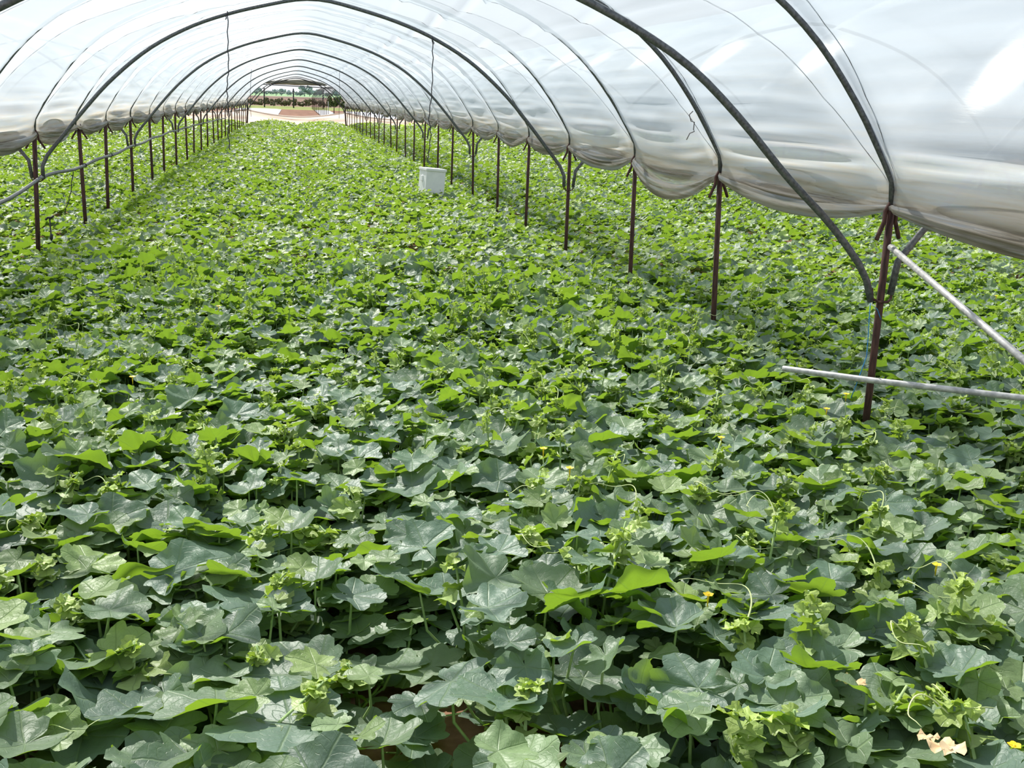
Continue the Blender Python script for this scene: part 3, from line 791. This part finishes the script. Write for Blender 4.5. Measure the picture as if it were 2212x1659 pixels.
for i, (px, py, z, s) in enumerate(((2005, 1594, .50, .035), (2035, 1612, .50, .05), (2062, 1622, .50, .045), (1830, 1470, .50, .035), (1855, 1478, .50, .03), (2180, 1500, .3, .03), (1700, 1470, .3, .03))):
    p = onZ(px, py, z); V, Q, UV = leaf_geo(3, 21, 300 + i, 4.0)
    mb = MB(); mb.v = [v * s * np.array([1, .8, .6]) + np.array([0, 0, 0]) for v in V]; mb.f = [tuple(q) for q in Q]
    attach(mb, 'dry_leaf', MT['dry'], p, label='shrivelled straw-coloured dry leaf')

# everything farther: one uncountable carpet
def in_view_arr(x, y, z=.45, ml=.04):
    P = np.stack([x, y, np.full_like(x, z) - CAMZ], 1) @ M
    px = W / 2 - P[:, 0] / P[:, 2] * F
    return (P[:, 2] < -.3) & (px > -ml * W) & (px < W * (1 + ml)), -P[:, 2]
def carpet_pts(dens, y0, y1, x0, x1, dmin, dmax):
    n = int(dens * (y1 - y0) * (x1 - x0)); x = rng.uniform(x0, x1, n); y = rng.uniform(y0, y1, n)
    ok, dep = in_view_arr(x, y); ok &= (dep >= dmin) & (dep < dmax); return x[ok], y[ok]
parts_V = []
def merge(objs, name):
    pass
def carpet(geos, dens, y0, y1, x0, x1, dmin, dmax, smin, smax, pyoung):
    x, y = carpet_pts(dens, y0, y1, x0, x1, dmin, dmax); n = len(x)
    lay = rng.uniform(0, 1, n) ** .5
    h = canopy(x, y)
    sz = rng.uniform(smin, smax, n); yg = np.clip(rng.normal(.12, .14, n), 0, .6)
    yn = rng.random(n) < pyoung; sz[yn] *= .5; yg[yn] = rng.uniform(.5, 1, yn.sum())
    z = drop(y) + h * (.55 + .47 * lay); z[yn] = drop(y)[yn] + h[yn] * rng.uniform(.98, 1.22, yn.sum())
    return np.stack([x, y, z], 1), sz, yg, geos
def tri(Q):
    return Q if Q.shape[1] == 3 else np.concatenate([Q[:, [0, 1, 2]], Q[:, [0, 2, 3]]])
Vs, Fs, Us, As, Bs = [], [], [], [], []; off = 0
for cfg in ((G_MID, 125, 8, 30, -14, 24, CUT - .15, 27, .07, .125, .18),
            (G_LO, 80, 24, 45, -16, 24, 27, 44, .08, .135, .2),
            (G_LO, 42, 40, YEND + .2, -16, 22, 44, 200, .095, .155, .22)):
    pos, sz, yg, geos = carpet(*cfg)
    n = len(pos); R = xforms(n, sz, .09, .34, rng); var = rng.integers(0, len(geos), n); tone = rng.uniform(0, 1, n)
    for g, (V, Q, UV) in enumerate(geos):
        ix = np.where(var == g)[0]; Q = tri(Q); nv = len(V)
        P = np.einsum('nij,vj->nvi', R[ix], V) + pos[ix][:, None, :]
        Vs.append(P.reshape(-1, 3)); Fs.append((Q[None] + (np.arange(len(ix)) * nv)[:, None, None] + off).reshape(-1, 3))
        Us.append(np.tile(UV, (len(ix), 1))); As.append(np.repeat(tone[ix], nv)); Bs.append(np.repeat(yg[ix], nv)); off += nv * len(ix)
o = fast_mesh('melon_crop', np.concatenate(Vs), np.concatenate(Fs), MT['leaf'], np.concatenate(Us), {'tone': np.concatenate(As), 'young': np.concatenate(Bs)})
tag(o, 'dense carpet of melon leaves filling the bays from the middle distance to the far end', 'crop', kind='stuff')
print('crop tris', len(o.data.polygons), 'cut', CUT)

# ------------------------------------------------------------------ light
SUND = nrm([-.22, .62, .72])
ld = bpy.data.lights.new('sun', 'SUN'); ld.energy = 14.0; ld.angle = math.radians(.9); ld.color = (1, .95, .86)
lo = bpy.data.objects.new('sun', ld); COL.objects.link(lo)
lo.rotation_euler = Vector(SUND).to_track_quat('Z', 'Y').to_euler(); lo.location = (0, 0, 30)
w = bpy.data.worlds.new('sky'); SC.world = w; w.use_nodes = True; nt = w.node_tree; nt.nodes.clear()
out = N(nt, 'ShaderNodeOutputWorld'); bg = N(nt, 'ShaderNodeBackground', Strength=.5)
tc = N(nt, 'ShaderNodeTexCoord'); sp = N(nt, 'ShaderNodeSeparateXYZ'); L(nt, tc.outputs['Generated'], sp.inputs[0])
c = ramp(nt, sp.outputs[2], [(0.0, (2.0, 2.05, 2.1)), (.05, (1.4, 1.45, 1.5)), (.25, (.95, 1.04, 1.15)), (1.0, (.55, .76, 1.1))])
L(nt, c, bg.inputs[0]); L(nt, bg.outputs[0], out.inputs[0])

SC.view_settings.view_transform = 'Standard'; SC.view_settings.look = 'None'; SC.view_settings.gamma = 1
SC.view_settings.use_curve_mapping = False
SC.view_settings.exposure = 0.1
SC.cycles.max_bounces = 8; SC.cycles.transparent_max_bounces = 24; SC.cycles.diffuse_bounces = 4; SC.cycles.transmission_bounces = 6
SC.cycles.caustics_reflective = False; SC.cycles.caustics_refractive = False
SC.cycles.sample_clamp_indirect = 6
